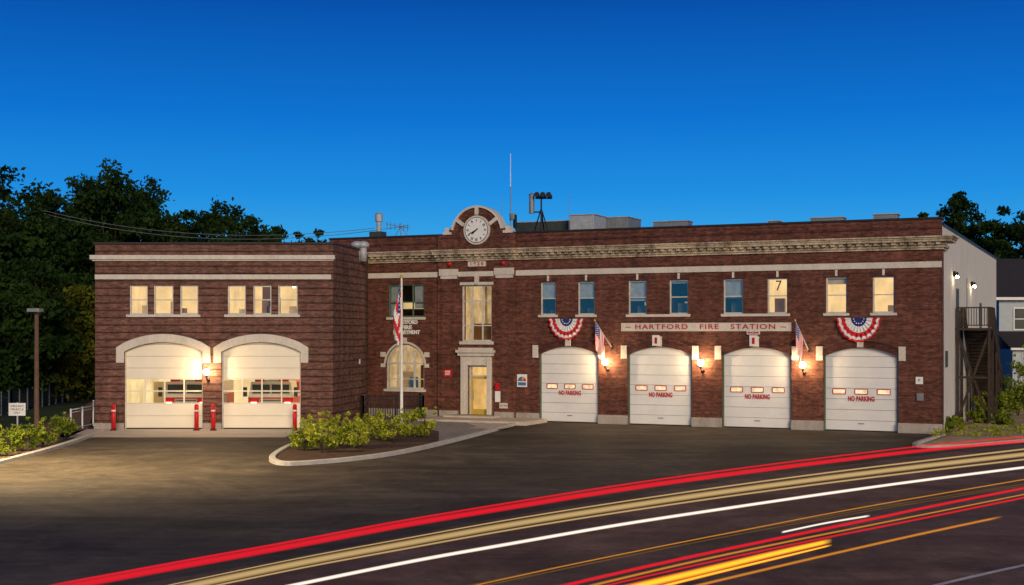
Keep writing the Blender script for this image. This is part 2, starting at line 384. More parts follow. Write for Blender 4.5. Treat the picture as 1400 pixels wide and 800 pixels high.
mb=MB(); mb.box(-2.2,L-.36,.39,D2-.3,9.6,9.7,'roof'); mb.obj('flat_roof',main)
mb=MB(); zb=.42
pe=[(mu(706)+.02,mu(737))]+[(mu(doors[i][1]),mu(doors[i+1][0])) for i in range(3)]+[(mu(1228),L+.05)]
for i,(a,b) in enumerate(pe):
    mb.box(a-.0,b+.0,-.12,.375,0,zb,'stone'); mb.box(a+.0,b-.0,-.08,.02,zb,zb+.06,'stone')
mb.box(-2.5,bayL-.02,-.1,-.001,0,.5,'stone')
for a,b in doors:
    xa,xb=mu(a),mu(b); c=(xa+xb)/2; hw=(xb-xa)/2
    for s_,xe in ((-1,xa),(1,xb)):
        x0,x1=(xe-.36,xe-.03) if s_<0 else (xe+.03,xe+.36)
        mb.box(x0,x1,-.10,-.001,3.52,4.22,'trim')
    o1=arcpts(c,hw,DS,DZ,18,.34); i1=arcpts(c,hw,DS,DZ,18,.015)
    mb.prism(o1+i1[::-1],-.04,.0,'brickdk')
    o1=arcpts(c,hw,DS,DZ,18,.42); i1=arcpts(c,hw,DS,DZ,18,.345)
    mb.prism(o1+i1[::-1],-.09,-.001,'brick')
    mb.box(c-.15,c+.15,-.13,-.001,DZ+.03,DZ+.56,'trim')
for grp in ((0,1),(2,3),(4,5),(6,7)):
    a=mu(wins[grp[0]][0])-.12; b=mu(wins[grp[1]][1])+.12
    if grp[0]in(2,4): mb.box(a,b,-.09,-.001,WZ0-.14,WZ0-.002,'trim')
    else:
        for g_ in grp: mb.box(mu(wins[g_][0])-.12,mu(wins[g_][1])+.12,-.09,-.001,WZ0-.13,WZ0-.002,'trim')
for a,b in wins: mb.box(mu(a)-.1,mu(b)+.1,-.03,-.001,WZ1+.002,WZ1+.24,'brickdk')
for w in wins:
    c=(mu(w[0])+mu(w[1]))/2; mb.box(c-.06,c+.06,-.05,-.001,WZ1+.05,WZ1+.36,'trim')
mb.box(lw[0]-.1,lw[1]+.1,-.09,.0,lw[2]-.15,lw[2]-.002,'trim')
c=(mu(528)+mu(580))/2; hw=(mu(580)-mu(528))/2
o1=arcpts(c,hw,3.12,4.27,22,.12); i1=arcpts(c,hw,3.12,4.27,22,.01); mb.prism(o1+i1[::-1],-.06,.0,'trim')
mb.box(c-.13,c+.13,-.10,.0,4.26,4.62,'trim'); mb.box(c-hw-.35,c-hw-.02,-.08,0,3.5,3.78,'trim'); mb.box(c+hw+.02,c+hw+.35,-.08,0,3.5,3.78,'trim')
for xx in (c-hw-.33,c+hw+.05): mb.box(xx,xx+.28,-.085,0,2.9,3.12,'trim')
mb.box(c-hw-.12,c+hw+.12,-.1,0,1.5,1.648,'trim')
mb.obj('stone_trim',main,bevel=.008)
def main_door(i,a,b):
    mb=MB(); xa,xb=mu(a),mu(b); y=.22
    mb.box(xa,xb,y+.05,y+.07,0,DZ+.02,'groove')
    n=8; h=(DZ+.1)/n; wz0,wz1=1.86,2.07
    W_=xb-xa
    wn=[(xa+W_*f-.29,xa+W_*f+.29) for f in (.2,.5,.8)]
    for j in range(n):
        z0=j*h+.01; z1=(j+1)*h-.01
        if z0<wz0<z1 or z0<wz1<z1:
            hl=[[(p,max(z0+.03,wz0)),(q,max(z0+.03,wz0)),(q,min(z1-.03,wz1)),(p,min(z1-.03,wz1))] for p,q in wn]
            mb.loops([[(xa+.02,z0),(xb-.02,z0),(xb-.02,z1),(xa+.02,z1)]]+hl,y,y+.045,'door')
        else: mb.box(xa+.02,xb-.02,y,y+.045,z0,z1,'door')
        mb.box(xa+.02,xb-.02,y-.006,y-.001,z0+h*.46,z0+h*.49,'door')
    for p,q in wn:
        mb.box(p-.03,q+.03,y-.02,y-.002,wz1-.0,wz1+.04,'textred'); mb.box(p-.03,q+.03,y-.02,y-.002,wz0-.04,wz0,'textred')
        mb.box(p-.045,p,y-.02,y-.002,wz0,wz1,'textred'); mb.box(q,q+.045,y-.02,y-.002,wz0,wz1,'textred')
        mb.box(p,q,y+.046,y+.049,wz0,wz1,'warmw')
    mb.text('NO PARKING',.33,(xa+xb)/2,y-.012,1.60,'textred',1.3,.004,1.05,.014)
    for x0,x1 in ((xa,xa+.07),(xb-.07,xb)): mb.box(x0,x1,y-.09,y-.01,0,DS+.1,'gframe')
    mb.box(xa+.07,xb-.07,y-.03,y-.002,.0,.05,'black')
    mb.box(xa+W_*.5-.15,xa+W_*.5+.15,y-.02,y-.007,.35,.40,'grey')
    mb.obj('overhead_door_%d'%(i+1),main)
for i,(a,b) in enumerate(doors): main_door(i,a,b)
mb=MB()
for i,(a,b) in enumerate(wins):
    window(mb,mu(a),mu(b),WZ0,WZ1,.0,1,(.5,),'frame','glass' if i>=5 else 'glassb')
window(mb,lw[0],lw[1],lw[2],lw[3],0,3,(.45,),'gframe','glassb',.08)
window(mb,bw[0],bw[1],bw[2],bw[3],-.15,3,(.28,.72),'frame','glass',.08)
xa,xb=mu(528),mu(580); 
mb.loops([arch(xa+.0,xb-.0,1.65,3.12,4.27,20),arch(xa+.09,xb-.09,1.74,3.12,4.18,20)],.10,.19,'frame')
for f in (.28,.72): 
    x=xa+(xb-xa)*f; mb.box(x-.05,x+.05,.104,.18,1.74,3.86,'frame')
mb.box(xa+.09,xb-.09,.108,.176,3.08,3.18,'frame'); mb.box(xa+.09,xb-.09,.108,.176,2.2,2.26,'frame')
for k in (-1,0,1):
    x=(xa+xb)/2+k*.28; mb.box(x-.02,x+.02,.11,.17,3.18,4.1-.06*abs(k),'frame')
mb.loops([arch(xa+.09,xb-.09,1.74,3.12,4.18,20)],.15,.155,'glass')
mb.obj('main_windows',main)
mb=MB()
for i,(a,b) in enumerate(wins):
    x0,x1=mu(a)-.3,mu(b)+.3
    if i<5:
        room(mb,x0,x1,.4,2.2,WZ0-.5,WZ1+.3,'dark')
        sh=[.5,.52,.6,.1,.55][i]
        mb.box(mu(a)+.03,mu(b)-.03,.24,.26,WZ1-(WZ1-WZ0)*sh,WZ1,'shade')
        mb.box(mu(a)+.1,mu(b)+.1,1.2,1.4,WZ0-.4,WZ0+.3+.1*i,'furn2')
        mb.box(mu(a)+.2,mu(a)+.5,2.1,2.15,WZ0+.2,WZ0+.7,'warmh')
    else:
        room(mb,x0,x1,.4,3.0,WZ0-.5,WZ1+.3,'warm')
        if i==6: mb.box(mu(a)+.05,mu(b)-.05,.25,.27,WZ1-.35,WZ1,'furn2')
        if i==5: mb.box(mu(a)+.1,mu(a)+.6,1.2,1.5,WZ0-.5,WZ0+.8,'furn')
        if i==7: mb.box(mu(b)-.5,mu(b)-.1,1.2,1.5,WZ0-.5,WZ0+.4,'furn2')
mb.text('7',.75,(mu(1049)+mu(1077))/2,.24,WZ1-.4,'black',.3)
room(mb,lw[0]-.2,lw[1]+.2,.4,3,lw[2]-.5,lw[3]+.2,'dark'); mb.box(lw[0]+.05,lw[0]+.7,.26,.28,lw[2]+.1,lw[3],'shade'); mb.box(lw[1]-.75,lw[1]-.05,.26,.28,lw[2]+.5,lw[3],'shade')
mb.box(lw[0]+.2,lw[1]-.3,1.4,1.5,lw[2]+.5,lw[2]+.9,'warm')
room(mb,bw[0]-.6,bw[1]+.6,.36,3.5,bw[2]-.3,bw[3]+.4,'warmh')
mb.box(bw[0]+.1,bw[1]-.6,1.0,1.05,bw[2],bw[2]+1.0,'furn'); mb.box(bw[0]+.9,bw[0]+1.0,1,1.1,bw[2],bw[3],'furn2'); mb.box(bw[1]-.6,bw[1]-.1,1.4,1.8,bw[2],bw[2]+1.4,'dframe')
room(mb,xa-.3,xb+.3,.4,4,1.2,4.5,'warmh'); mb.box(xa+.1,xa+.8,1.5,2,1.2,2.6,'furn2'); mb.box(xb-1.1,xb-.2,1.6,2.2,1.2,3.0,'furn'); mb.box(xa+.9,xa+1.3,1.2,1.5,1.2,2.3,'signblue')
room(mb,ed[0]-.4,ed[1]+.4,.36,4.5,.3,3.3,'warmd','furn')
mb.box(ed[0]+.15,ed[1]-.35,4.3,4.45,.3,2.4,'furn'); mb.sph(((ed[0]+ed[1])/2,2.0,3.1),.14,'tubel')
mb.obj('main_interior',main)
mb=MB(); x0,x1=ed[0],ed[1]; zt=ed[3]
mb.box(x0,x0+.08,-.02,.1,.3,zt,'frame'); mb.box(x1-.08,x1,-.02,.1,.3,zt,'frame'); mb.box(x0+.08,x1-.08,-.018,.1,zt-.08,zt,'frame'); mb.box(x0+.08,x1-.08,-.016,.098,2.42,2.5,'frame')
for (p,q,r,s_) in ((x0+.08,x0+.2,.3,2.42),(x1-.2,x1-.08,.3,2.42),(x0+.2,x1-.2,.3,.6),(x0+.2,x1-.2,2.3,2.42)): mb.box(p,q,.02,.07,r,s_,'yellow')
mb.box(x0+.2,x1-.2,.04,.05,.6,2.3,'glass'); mb.box(x0+.24,x0+.28,-.03,.0,1.1,1.7,'steel')
mb.obj('entrance_door',main)
mb=MB(); a,b=mu(850),mu(1082)
mb.box(a,b,-.10,-.002,4.98,5.42,'trim')
mb.text('~ HARTFORD   FIRE   STATION ~',.36,(a+b)/2,-.105,5.2,'textred',b-a-.5,.006,1.2,.006)
mb.obj('name_sign',main)
mb=MB()
for t,z,w in (('HARTFORD',5.50,1.45),('FIRE',5.20,.7),('DEPARTMENT',4.92,1.75)): mb.text(t,.3,mu(556),-.02,z,'white',w,.02,1,.012)
mb.obj('wall_lettering',main)
for px in (898,1031):
    mb=MB(); c=mu(px)
    mb.box(c-.2,c+.2,-.17,-.135,DZ+.06,DZ+.62,'white'); mb.text('1',.42,c,-.178,DZ+.32,'textred',.14,bold=.02)
    if px==1031: mb.box(c-.34,c+.34,-.17,-.135,DZ+.66,DZ+.84,'white'); mb.text('ENGINE',.16,c,-.178,DZ+.75,'textred',.58,bold=.006)
    mb.obj('engine_number_sign',None,MF)
mb=MB(); mb.box(mu(609),mu(621),-.26,-.235,2.42,2.82,'red'); mb.text('KEEP\nOUT',.14,mu(615),-.264,2.62,'white',.34,bold=.006); mb.obj('red_wall_sign',None,MF)
mb=MB(); c=mu(714); mb.box(c-.3,c+.3,-.03,-.004,1.9,2.6,'white')
for i in range(20):
    t0=math.pi*i/20;t1=math.pi*(i+1)/20; k=['flagred','yellow','signblue','gframe'][i*4//20]
    mb.poly([(c,-.034,2.22),(c+.25*math.cos(t0),-.034,2.22+.25*math.sin(t0)),(c+.25*math.cos(t1),-.034,2.22+.25*math.sin(t1))],k)
mb.box(c-.24,c+.24,-.036,-.031,1.98,2.16,'signblue'); mb.obj('emblem_wall_sign',None,MF)
mb=MB()
c=mu(683); mb.box(c-.16,c+.16,-.26,-.232,1.05,1.65,'white'); mb.box(c-.12,c+.12,-.3,-.235,1.72,2.1,'red'); mb.obj('alarm_call_box',None,MF)
mb=MB(); c=mu(692); mb.box(c-.3,c+.2,-.25,-.232,.7,1.0,'trim'); mb.text('EST 1920',.12,c-.05,-.253,.85,'black',.4); mb.obj('date_stone',None,MF)
mb=MB(); c=mu(1257); mb.box(c-.17,c+.17,-.04,-.003,3.0-.6,3.35-.6,'white'); mb.text('P',.2,c,-.044,2.58,'black'); mb.box(c-.12,c+.2,-.1,-.003,1.6,1.95,'grey'); mb.obj('wall_notice_sign',None,MF)
def wall_lamp(frame,x,z,y=0):
    mb=MB()
    mb.cyl((x,y-.001,z-.42),(x,y-.05,z-.42),.09,.09,'black'); mb.cyl((x,y-.03,z-.42),(x,y-.42,z-.34),.025,.02,'black',8)
    mb.cyl((x,y-.42,z-.36),(x,y-.42,z-.18),.03,.08,'black'); mb.sph((x,y-.42,z),.155,'globe',16,10); mb.cyl((x,y-.42,z+.15),(x,y-.42,z+.24),.07,.01,'black')
    mb.obj('wall_lamp',None,frame,True)
for px,py in ((831,495),(961,496),(1100,499)): wall_lamp(MF,mu(px),mz(px,py))
def bunting(px,w,z):
    mb=MB(); c=mu(px); n=48
    rings=[(0.0,.36,'flagblue'),(.36,.62,'flagwhite'),(.62,.80,'flagred'),(.80,.92,'flagwhite'),(.92,1.0,'flagred')]
    def P(t,r):
        rip=math.sin(t*22)*.07*r; rr_=1+.03*math.cos(t*22)
        return (c+w/2*r*math.cos(t)*rr_,-.17-.05*r+rip,z-w*.56*r*math.sin(t)*rr_)
    for r0,r1,k in rings:
        for i in range(n):
            t0=math.pi*i/n;t1=math.pi*(i+1)/n
            mb.poly([P(t0,r0),P(t0,r1),P(t1,r1),P(t1,r0)],k)
    for i in range(7):
        t=math.pi*(i+.5)/7; p=P(t,.24); mb.sph((p[0],p[1]-.04,p[2]),.035,'flagwhite',6,4)
    mb.obj('bunting_swag',None,MF)
bunting(776,2.05,5.66); bunting(1175,2.15,5.64)
def flagmesh(mb,o,ux,uz,w,h,amp,fold,nx=39):
    ux=Vector(ux);uz=Vector(uz); ny=Vector((.3,-1,0)).normalized()
    def Q(i,t):
        s_=i/nx; return o+ux*(w*s_)+uz*(h*t*(1-.25*s_))+ny*amp*math.sin(s_*fold*.5+t*6)*(.3+s_)
    for i in range(nx):
        for j in range(13):
            a=j/13;b=(j+1)/13
            k='flagblue' if (i<nx*.4 and j<7) else ('flagred' if j%2==0 else 'flagwhite')
            if k=='flagblue' and (i%3==1 and j%2==1): k='flagwhite'
            mb.poly([Q(i,a),Q(i+1,a),Q(i+1,b),Q(i,b)],k)
for pb,pt in (((837,476),(813,438)),((1106,480),(1087,438))):
    mb=MB(); xb_=mu(pb[0]); zb_=mz(*pb); xt=mu(pt[0],-.45); zt=mz(pt[0],pt[1],-.45)
    A=Vector((xb_,-.02,zb_));B=Vector((xt,-.45,zt)); mb.cyl(A,B,.028,.022,'steel',8); mb.sph(B,.055,'yellow',8,6); mb.sph(A,.07,'black',8,6)
    d=(A-B).normalized()
    flagmesh(mb,B+d*.05+Vector((0,-.04,0)),Vector((.03,-.03,-1)).normalized(),d,1.5,1.0,.05,7)
    mb.obj('flag_on_wall_pole',None,MF)

# side staircase (local: x=L+w, y=t)
mb=MB(); x0=L+.02; w=1.75; pz=5.15
mb.box(x0,x0+w,6,8.2,pz-.12,pz,'wood')
for t in (6.05,8.15):
    for xx in (x0+.1,x0+w-.07): mb.box(xx-.07,xx+.07,t-.07,t+.07,0,pz+1.1,'wood')
mb.box(x0+.1,x0+w,6.02,6.08,pz+1.03,pz+1.1,'wood'); mb.box(x0+.1,x0+w,6.03,6.07,pz+.12,pz+.17,'wood')
for i in range(12): xx=x0+.15+(w-.2)*i/12; mb.box(xx-.018,xx+.018,6.032,6.068,pz+.1,pz+1.05,'wood')
mb.box(x0+w-.05,x0+w+.01,6,8.2,pz+1.03,pz+1.1,'wood')
for i in range(14): t=6.1+i*.15; mb.box(x0+w-.035,x0+w-.0,t-.018,t+.018,pz+.05,pz+1.05,'wood')
t0,t1=8.2,16.0; ns=28
for xx in (x0+.25,x0+w):
    mb.beam((xx,t0,pz-.15),(xx,t1,-.1),.07,.3,'wood'); mb.beam((xx,t0,pz+1.05),(xx,t1,1.0),.06,.08,'wood'); mb.beam((xx,t0,pz+.55),(xx,t1,.5),.04,.05,'wood')
    for i in range(6):
        f=i/5; tt=t0+(t1-t0)*f; zz=pz*(1-f); mb.box(xx-.05,xx+.05,tt-.05,tt+.05,0 if i in(1,2,3) else zz-.2,zz+1.05,'wood')
for i in range(ns):
    f=(i+.5)/ns; tt=t0+(t1-t0)*f; zz=pz*(1-f); mb.box(x0+.28,x0+w-.04,tt-.15,tt+.12,zz-.04,zz,'wood'); mb.box(x0+.28,x0+w-.04,tt+.10,tt+.119,zz-.19,zz-.041,'wood')
for i in range(20):
    f=(i+.5)/20; tt=t0+(t1-t0)*f; zz=pz*(1-f); mb.box(x0+w-.015,x0+w+.015,tt-.02,tt+.02,zz+.05,zz+1.0,'wood')
mb.beam((x0+.1,6.1,.3),(x0+w-.1,6.1,pz-.3),.08,.12,'wood'); mb.beam((x0+w-.1,6.2,.3),(x0+.1,6.2,pz-.3),.08,.12,'wood')
mb.beam((x0+w,6.2,3.0),(x0+w,8.1,pz-.2),.08,.1,'wood')
mb.box(x0+.1,x0+w-.1,6,6.08,2.5,2.62,'wood')
mb.obj('exterior_staircase',main)
mb=MB(); mb.box(L,L+.06,6.5,7.5,pz,pz+2.1,'dframe'); mb.box(L,L+.05,20,21,pz,pz+1.6,'dframe'); mb.box(L,L+.08,1.6,2.1,3.2,4.0,'dframe'); mb.box(L+.0,L+.05,12,12.08,0,8,'grey'); mb.obj('side_openings',main)
for t,z in ((5.2,7.8),(14.5,7.6)):
    mb=MB(); mb.box(L,L+.12,t-.1,t+.1,z,z+.3,'black'); mb.cyl((L+.2,t,z+.25),(L+.2,t,z+.06),.05,.10,'black'); mb.sph((L+.2,t,z+.0),.08,'globes',10,6); mb.obj('side_sconce',None,MF)

def roofbox(name,pxa,pxb,pya,pyb,y,depth,mat='grey'):
    mb=MB(); x0,x1=mu(pxa,y),mu(pxb,y); z1=mz(pxa,pya,y); z0=9.7
    mb.box(x0,x1,y,y+depth,z0,z1,mat); mb.box(x0-.06,x1+.06,y-.06,y+depth+.06,z1,z1+.06,'steel')
    n=max(3,int((x1-x0)/.45))
    for i in range(n): xx=x0+(x1-x0)*(i+.5)/n; mb.box(xx-.02,xx+.02,y-.02,y-.001,z0+.1,z1-.1,mat)
    return mb.obj(name,None,MF,bevel=.01)
roofbox('rooftop_air_unit',806,858,299,318,9,2.5,'grey'); roofbox('rooftop_air_unit',779,812,295,318,6,2,'steel')
roofbox('rooftop_air_unit',704,775,305,318,7,2,'dframe')
roofbox('roof_vent_box',893,940,304,312,8,1); roofbox('roof_vent_box',1194,1226,294,301,5,1); roofbox('roof_vent_box',1050,1064,303,308,6,1); roofbox('roof_vent_box',1108,1152,299,308,6,1)
def mp(px,py,yy=3): return Vector((mu(px,yy),yy,mz(px,py,yy)))
mb=MB()
mb.cyl(mp(698,330),mp(698,255),.045,.035,'grey',8); mb.cyl(mp(698,255),mp(698,210),.028,.018,'white',6)
mb.cyl(mp(686,330),mp(686,266),.02,.012,'grey',6); mb.cyl(mp(778,325),mp(778,265),.02,.012,'grey',6)
mb.cyl(mp(701,300),mp(701,292),.2,.2,'grey'); mb.cyl(mp(704,312),mp(704,294),.12,.12,'black'); mb.obj('radio_antenna_mast',None,MF)
mb=MB()
mb.cyl(mp(740,325),mp(740,268),.06,.05,'black',8)
for q in (728,752,745): mb.cyl(mp(740,285),mp(q,325,3.0+(q==745)*1.2),.04,.04,'black',6)
mb.cyl(mp(727,292),mp(727,266),.16,.16,'grey',12); mb.cyl(mp(727,266),mp(727,264),.19,.05,'grey',12); mb.cyl(mp(724,290),mp(740,290),.04,.04,'black')
mb.beam(mp(732,271),mp(754,271),.08,.08,'black')
for q in (735,743,751):
    p=mp(q,269); mb.cyl(p,p+Vector((.12,-.4,.08)),.05,.16,'black',12); mb.box(p.x-.1,p.x+.1,p.y-.05,p.y+.2,p.z-.12,p.z+.1,'black')
mb.obj('warning_siren',None,MF)
mb=MB()
p=mp(518,330); mb.cyl(p,mp(518,302),.15,.15,'steel',14); mb.cyl(mp(518,303),mp(518,293),.24,.24,'steel',14); mb.cyl(mp(518,293),mp(518,291),.26,.1,'steel',14)
mb.box(p.x-.5,p.x+.3,2.7,3.4,9.7,mz(518,317,3),'dframe'); mb.obj('exhaust_flue',None,MF,)
mb=MB()
mb.cyl(mp(548,330),mp(548,305),.03,.03,'grey',8); mb.beam(mp(527,306),mp(560,312),.04,.04,'grey')
for q in (529,534,540,546,552,557): mb.beam(mp(q,303+ (q-529)*.15),mp(q,313+(q-529)*.15),.03,.03,'grey')
mb.cyl(mp(560,326),mp(548,310),.02,.02,'grey',6); mb.cyl(mp(538,326),mp(548,310),.02,.02,'grey',6); mb.obj('yagi_antenna',None,MF)

# ============================================================ WING
mb=MB(); WX=wx(455); WT=wz(334)
dA,dB=(wx(170),wx(277)),(wx(303),wx(411)); zc_,zs_=wz(468),wz(481)
ww=[(177,202),(210,237),(246,271),(311,336),(346,371),(380,407)]; wz0,wz1=wz(430),wz(390)
outl=[(0,0)]
for a,b in (dA,dB):
    h=arch(a,b,0,zs_,zc_); outl.append(h[0]); outl+=h[2:][::-1]; outl.append(h[1])
outl+=[(WX,0),(WX,WT),(0,WT)]
mb.loops([outl]+[[(wx(a),wz0),(wx(b),wz0),(wx(b),wz1),(wx(a),wz1)] for a,b in ww],0,.38,'brickw')
mb.obj('wing_front_wall',wing)
mb=MB()
E=Vector((-8.15-(-570/SW),F/24.65-DW))
def vwall(p,q,th,z0,z1,k):
    p=Vector((p[0],p[1]));q=Vector((q[0],q[1]));d=(q-p).normalized();n=Vector((-d.y,d.x))*th
    mb.slab([tuple(p),tuple(q),tuple(q+n),tuple(p+n)],z0,z1,k)
vwall((WX,.003),E,.3,0,WT-.001,'brickw')
vwall(E,(E.x-.3,E.y+4.6),.3,0,WT-.001,'brickw')
mb.box(0.0,.35,.381,16,0,WT-.002,'brickw'); mb.box(0,WX,16,16.3,0,WT-.002,'brickw')
mb.obj('wing_side_walls',wing)
mb=MB(); mb.slab([(.36,.39),(WX-.3,.39),(E.x-.4,E.y),(E.x-.4,15.9),(.36,15.9)],WT-.7,WT-.6,'roof'); mb.obj('wing_flat_roof',wing)
mb=MB()
mb.box(-.08,WX+.06,-.08,.42,WT,WT+.1,'cop'); 
d=(Vector(E)-Vector((WX,0))).normalized(); n=Vector((d.y,-d.x))
q=[Vector((WX,.42))+n*.07,E+n*.07+d*.1,E-n*.35+d*.1,Vector((WX,.42))-n*.35]; mb.slab([tuple(p) for p in q],WT+.001,WT+.1,'cop')
mb.box(-.08,.42,.421,16,WT,WT+.1,'cop')
mb.box(-.22,WX+.12,-.22,-.001,wz(355),wz(349),'trim'); mb.box(-.12,WX+.05,-.12,-.001,wz(357),wz(355)-.002,'trim')
mb.box(.0,WX-.08,-.07,-.001,wz(382),wz(375.5),'trim')
for grp in ((0,2),(3,5)): mb.box(wx(ww[grp[0]][0])-.15,wx(ww[grp[1]][1])+.12,-.09,-.001,wz0-.13,wz0-.003,'trim')
for a,b in (dA,dB):
    c=(a+b)/2;hw=(b-a)/2
    o1=arcpts(c,hw+.0,zs_,zc_,18,.42); i1=arcpts(c,hw,zs_,zc_,18,.01)
    o1=[(c-hw-.40,zs_+.22)]+o1[1:-1]+[(c+hw+.40,zs_+.22)]
    poly=[(c-hw-.40,wz(496))]+o1+[(c+hw+.40,wz(496)),(c+hw+.01,wz(496)),(c+hw+.01,zs_)]+i1[::-1][1:-1]+[(c-hw-.01,zs_),(c-hw-.01,wz(496))]
    mb.prism(poly,-.08,-.001,'trim')
mb.box(-.05,dA[0],-.06,-.001,0,.3,'stone'); mb.box(dA[1],dB[0],-.06,-.001,0,.3,'stone'); mb.box(dB[1],WX,-.06,-.001,0,.3,'stone')
mb.obj('wing_trim',wing,bevel=.01)
for i,(a,b) in enumerate((dA,dB)):
    mb=MB(); y=.2; W_=b-a; zg0,zg1=wz(552),wz(518)
    hs=[0,.66,zg0,(zg0+zg1)/2,zg1,3.1,3.7,4.3,4.8]
    for j in range(len(hs)-1):
        z0,z1=hs[j]+.008,hs[j+1]-.008
        if j in (2,3):
            mb.box(a,b,y,y+.05,z0,z0+.03,'doorw'); mb.box(a,b,y,y+.05,z1-.03,z1,'doorw')
            for q in range(5):
                x=a+W_*q/4; mb.box(max(a,x-.035),min(b,x+.035),y+.001,y+.05,z0+.03,z1-.03,'doorw')
            mb.box(a,b,y+.025,y+.03,z0+.03,z1-.03,'glass')
        else:
            mb.box(a,b,y,y+.05,z0,z1,'doorw')
    mb.box(a,b,y+.055,y+.06,0,zg0,'groove'); mb.box(a,b,y+.055,y+.06,zg1,4.6,'groove')
    for x0,x1 in ((a,a+.06),(b-.06,b)): mb.box(x0,x1,y-.07,y-.01,0,zs_,'frame')
    mb.box(a+.06,b-.06,y-.02,y-.003,0,.05,'black')
    mb.obj('wing_overhead_door_%d'%(i+1),wing)
mb=MB()
for a,b in ww: window(mb,wx(a),wx(b),wz0,wz1,0,1,(.5,),'frame','glass',.07)
mb.obj('wing_windows',wing)
mb=MB()
room(mb,.5,WX-1.2,.9,11.5,.02,4.9,'warm2','conc')
for i in range(5):
    x=1.2+i*2.1; mb.box(x,x+.15,1.2,8.5,4.6,4.68,'tubel')
mb.box(.8,1.6,8,8.6,0,2.1,'furn2'); mb.box(2.6,3.1,11.0,11.4,0,2.2,'furn'); mb.box(6.4,7.2,11.0,11.4,0,1.9,'grey'); mb.box(9,9.5,11,11.4,0,2.5,'furn2')
room(mb,wx(172),wx(276),.5,4.5,wz0-.6,wz1+.5,'warm'); room(mb,wx(306),wx(411),.5,4.5,wz0-.6,wz1+.5,'warm')
for px,h,k in ((182,.5,'furn2'),(222,.7,'furn2'),(232,.35,'furn'),(262,.9,'furn2'),(318,.3,'furn2'),(350,.8,'furn'),(357,.45,'furn'),(364,.9,'furn'),(388,.45,'furn2'),(400,.35,'furn')):
    mb.box(wx(px),wx(px)+.35,1.6,2.2,wz0-.5,wz0+h,k)
mb.box(wx(346),wx(371),2.5,2.55,wz0,wz1,'furn'); 
for px in (225,325,392): mb.sph((wx(px),2.3,wz1+.05),.12,'tubel',8,6)
mb.obj('wing_interior',wing)
wall_lamp(WF,wx(285),wz(508))
mb=MB(); mb.box(0,.35,-.1,0,0,.5,'white'); mb.text('2',.4,.17,-.11,.25,'red',.1)
mb.obj('wall_placard',None,WF@Matrix.Translation((WX+.75,E.y*.8,3.2))@Matrix.Rotation(math.radians(78),4,'Z')@Matrix.Scale(.5,4))
for px in (162.5,274.5,297,407):
    mb=MB(); x=wx(px); mb.cyl((x,-.9,0),(x,-.9,1.22),.11,.11,'red',16); mb.sph((x,-.9,1.22),.11,'red',16,8); mb.cyl((x,-.9,0),(x,-.9,.05),.17,.15,'black',16); mb.cyl((x,-.9,.95),(x,-.9,1.03),.113,.113,'white',16)
    mb.obj('red_bollard',None,WF,True)
# fire trucks inside, noses to the doors
for i,c in enumerate(((dA[0]+dA[1])/2+.35,(dB[0]+dB[1])/2-.1)):
    mb=MB(); x0,x1=c-1.2,c+1.2; y=3.2
    mb.box(x0,x1,y,y+6.5,.55,1.45,'red'); mb.box(x0-.001,x1+.001,y-.002,y+6.5,1.452,1.55,'flagwhite')
    mb.prism([(x0+.03,1.551),(x1-.03,1.551),(x1-.15,2.28),(x0+.15,2.28)],y+.05,y+1.9,'white')
    mb.box(x0+.03,x1-.03,y+2.0,y+6.5,1.551,2.2,'red' if i else 'white')
    for sx in (x0+.22,c+.05): mb.box(sx,sx+.93,y+.02,y+.048,1.66,2.14,'dframe')
    mb.box(x0-.05,x1+.05,y-.3,y-.003,.45,.75,'steel')
    mb.box(x0+.6,x1-.6,y-.05,y-.004,.8,1.38,'steel')
    for k in range(4): mb.box(x0+.65,x1-.65,y-.06,y-.051,.88+.13*k,.92+.13*k,'black')
    for sx in (x0+.15,x1-.45): mb.box(sx,sx+.3,y-.06,y-.004,1.0,1.2,'tubel')
    mb.box(x0+.3,x0+.8,y+.3,y+.5,2.282,2.40,'red'); mb.box(x1-.8,x1-.3,y+.3,y+.5,2.282,2.40,'red'); mb.box(x0+.8,x1-.8,y+.32,y+.48,2.282,2.38,'steel')
    for yy in (y+1.2,y+4.9):
        for xx in (x0,x1-.35): mb.cyl((xx,yy,.5),(xx+.35,yy,.5),.5,.5,'black',18)
    for xx in (x0-.25,x1+.05): mb.box(xx,xx+.2,y-.1,y,1.5,2.0,'dframe')
    for yy in (y+2.4,y+3.6): mb.box(x0-.01,x1+.01,yy,yy+.9,.9,1.4,'steel')
    mb.obj('fire_truck',None,WF,bevel=.03)
mb=MB()
for px in (459,468):
    x=wx(px)+.5; mb.cyl((x,5,WT-.6),(x,5,WT+.25),.2,.2,'steel',14); mb.sph((x,5,WT+.3),.36,'steel',14,8,.6)
mb.obj('roof_turbine_vent',None,WF,True)

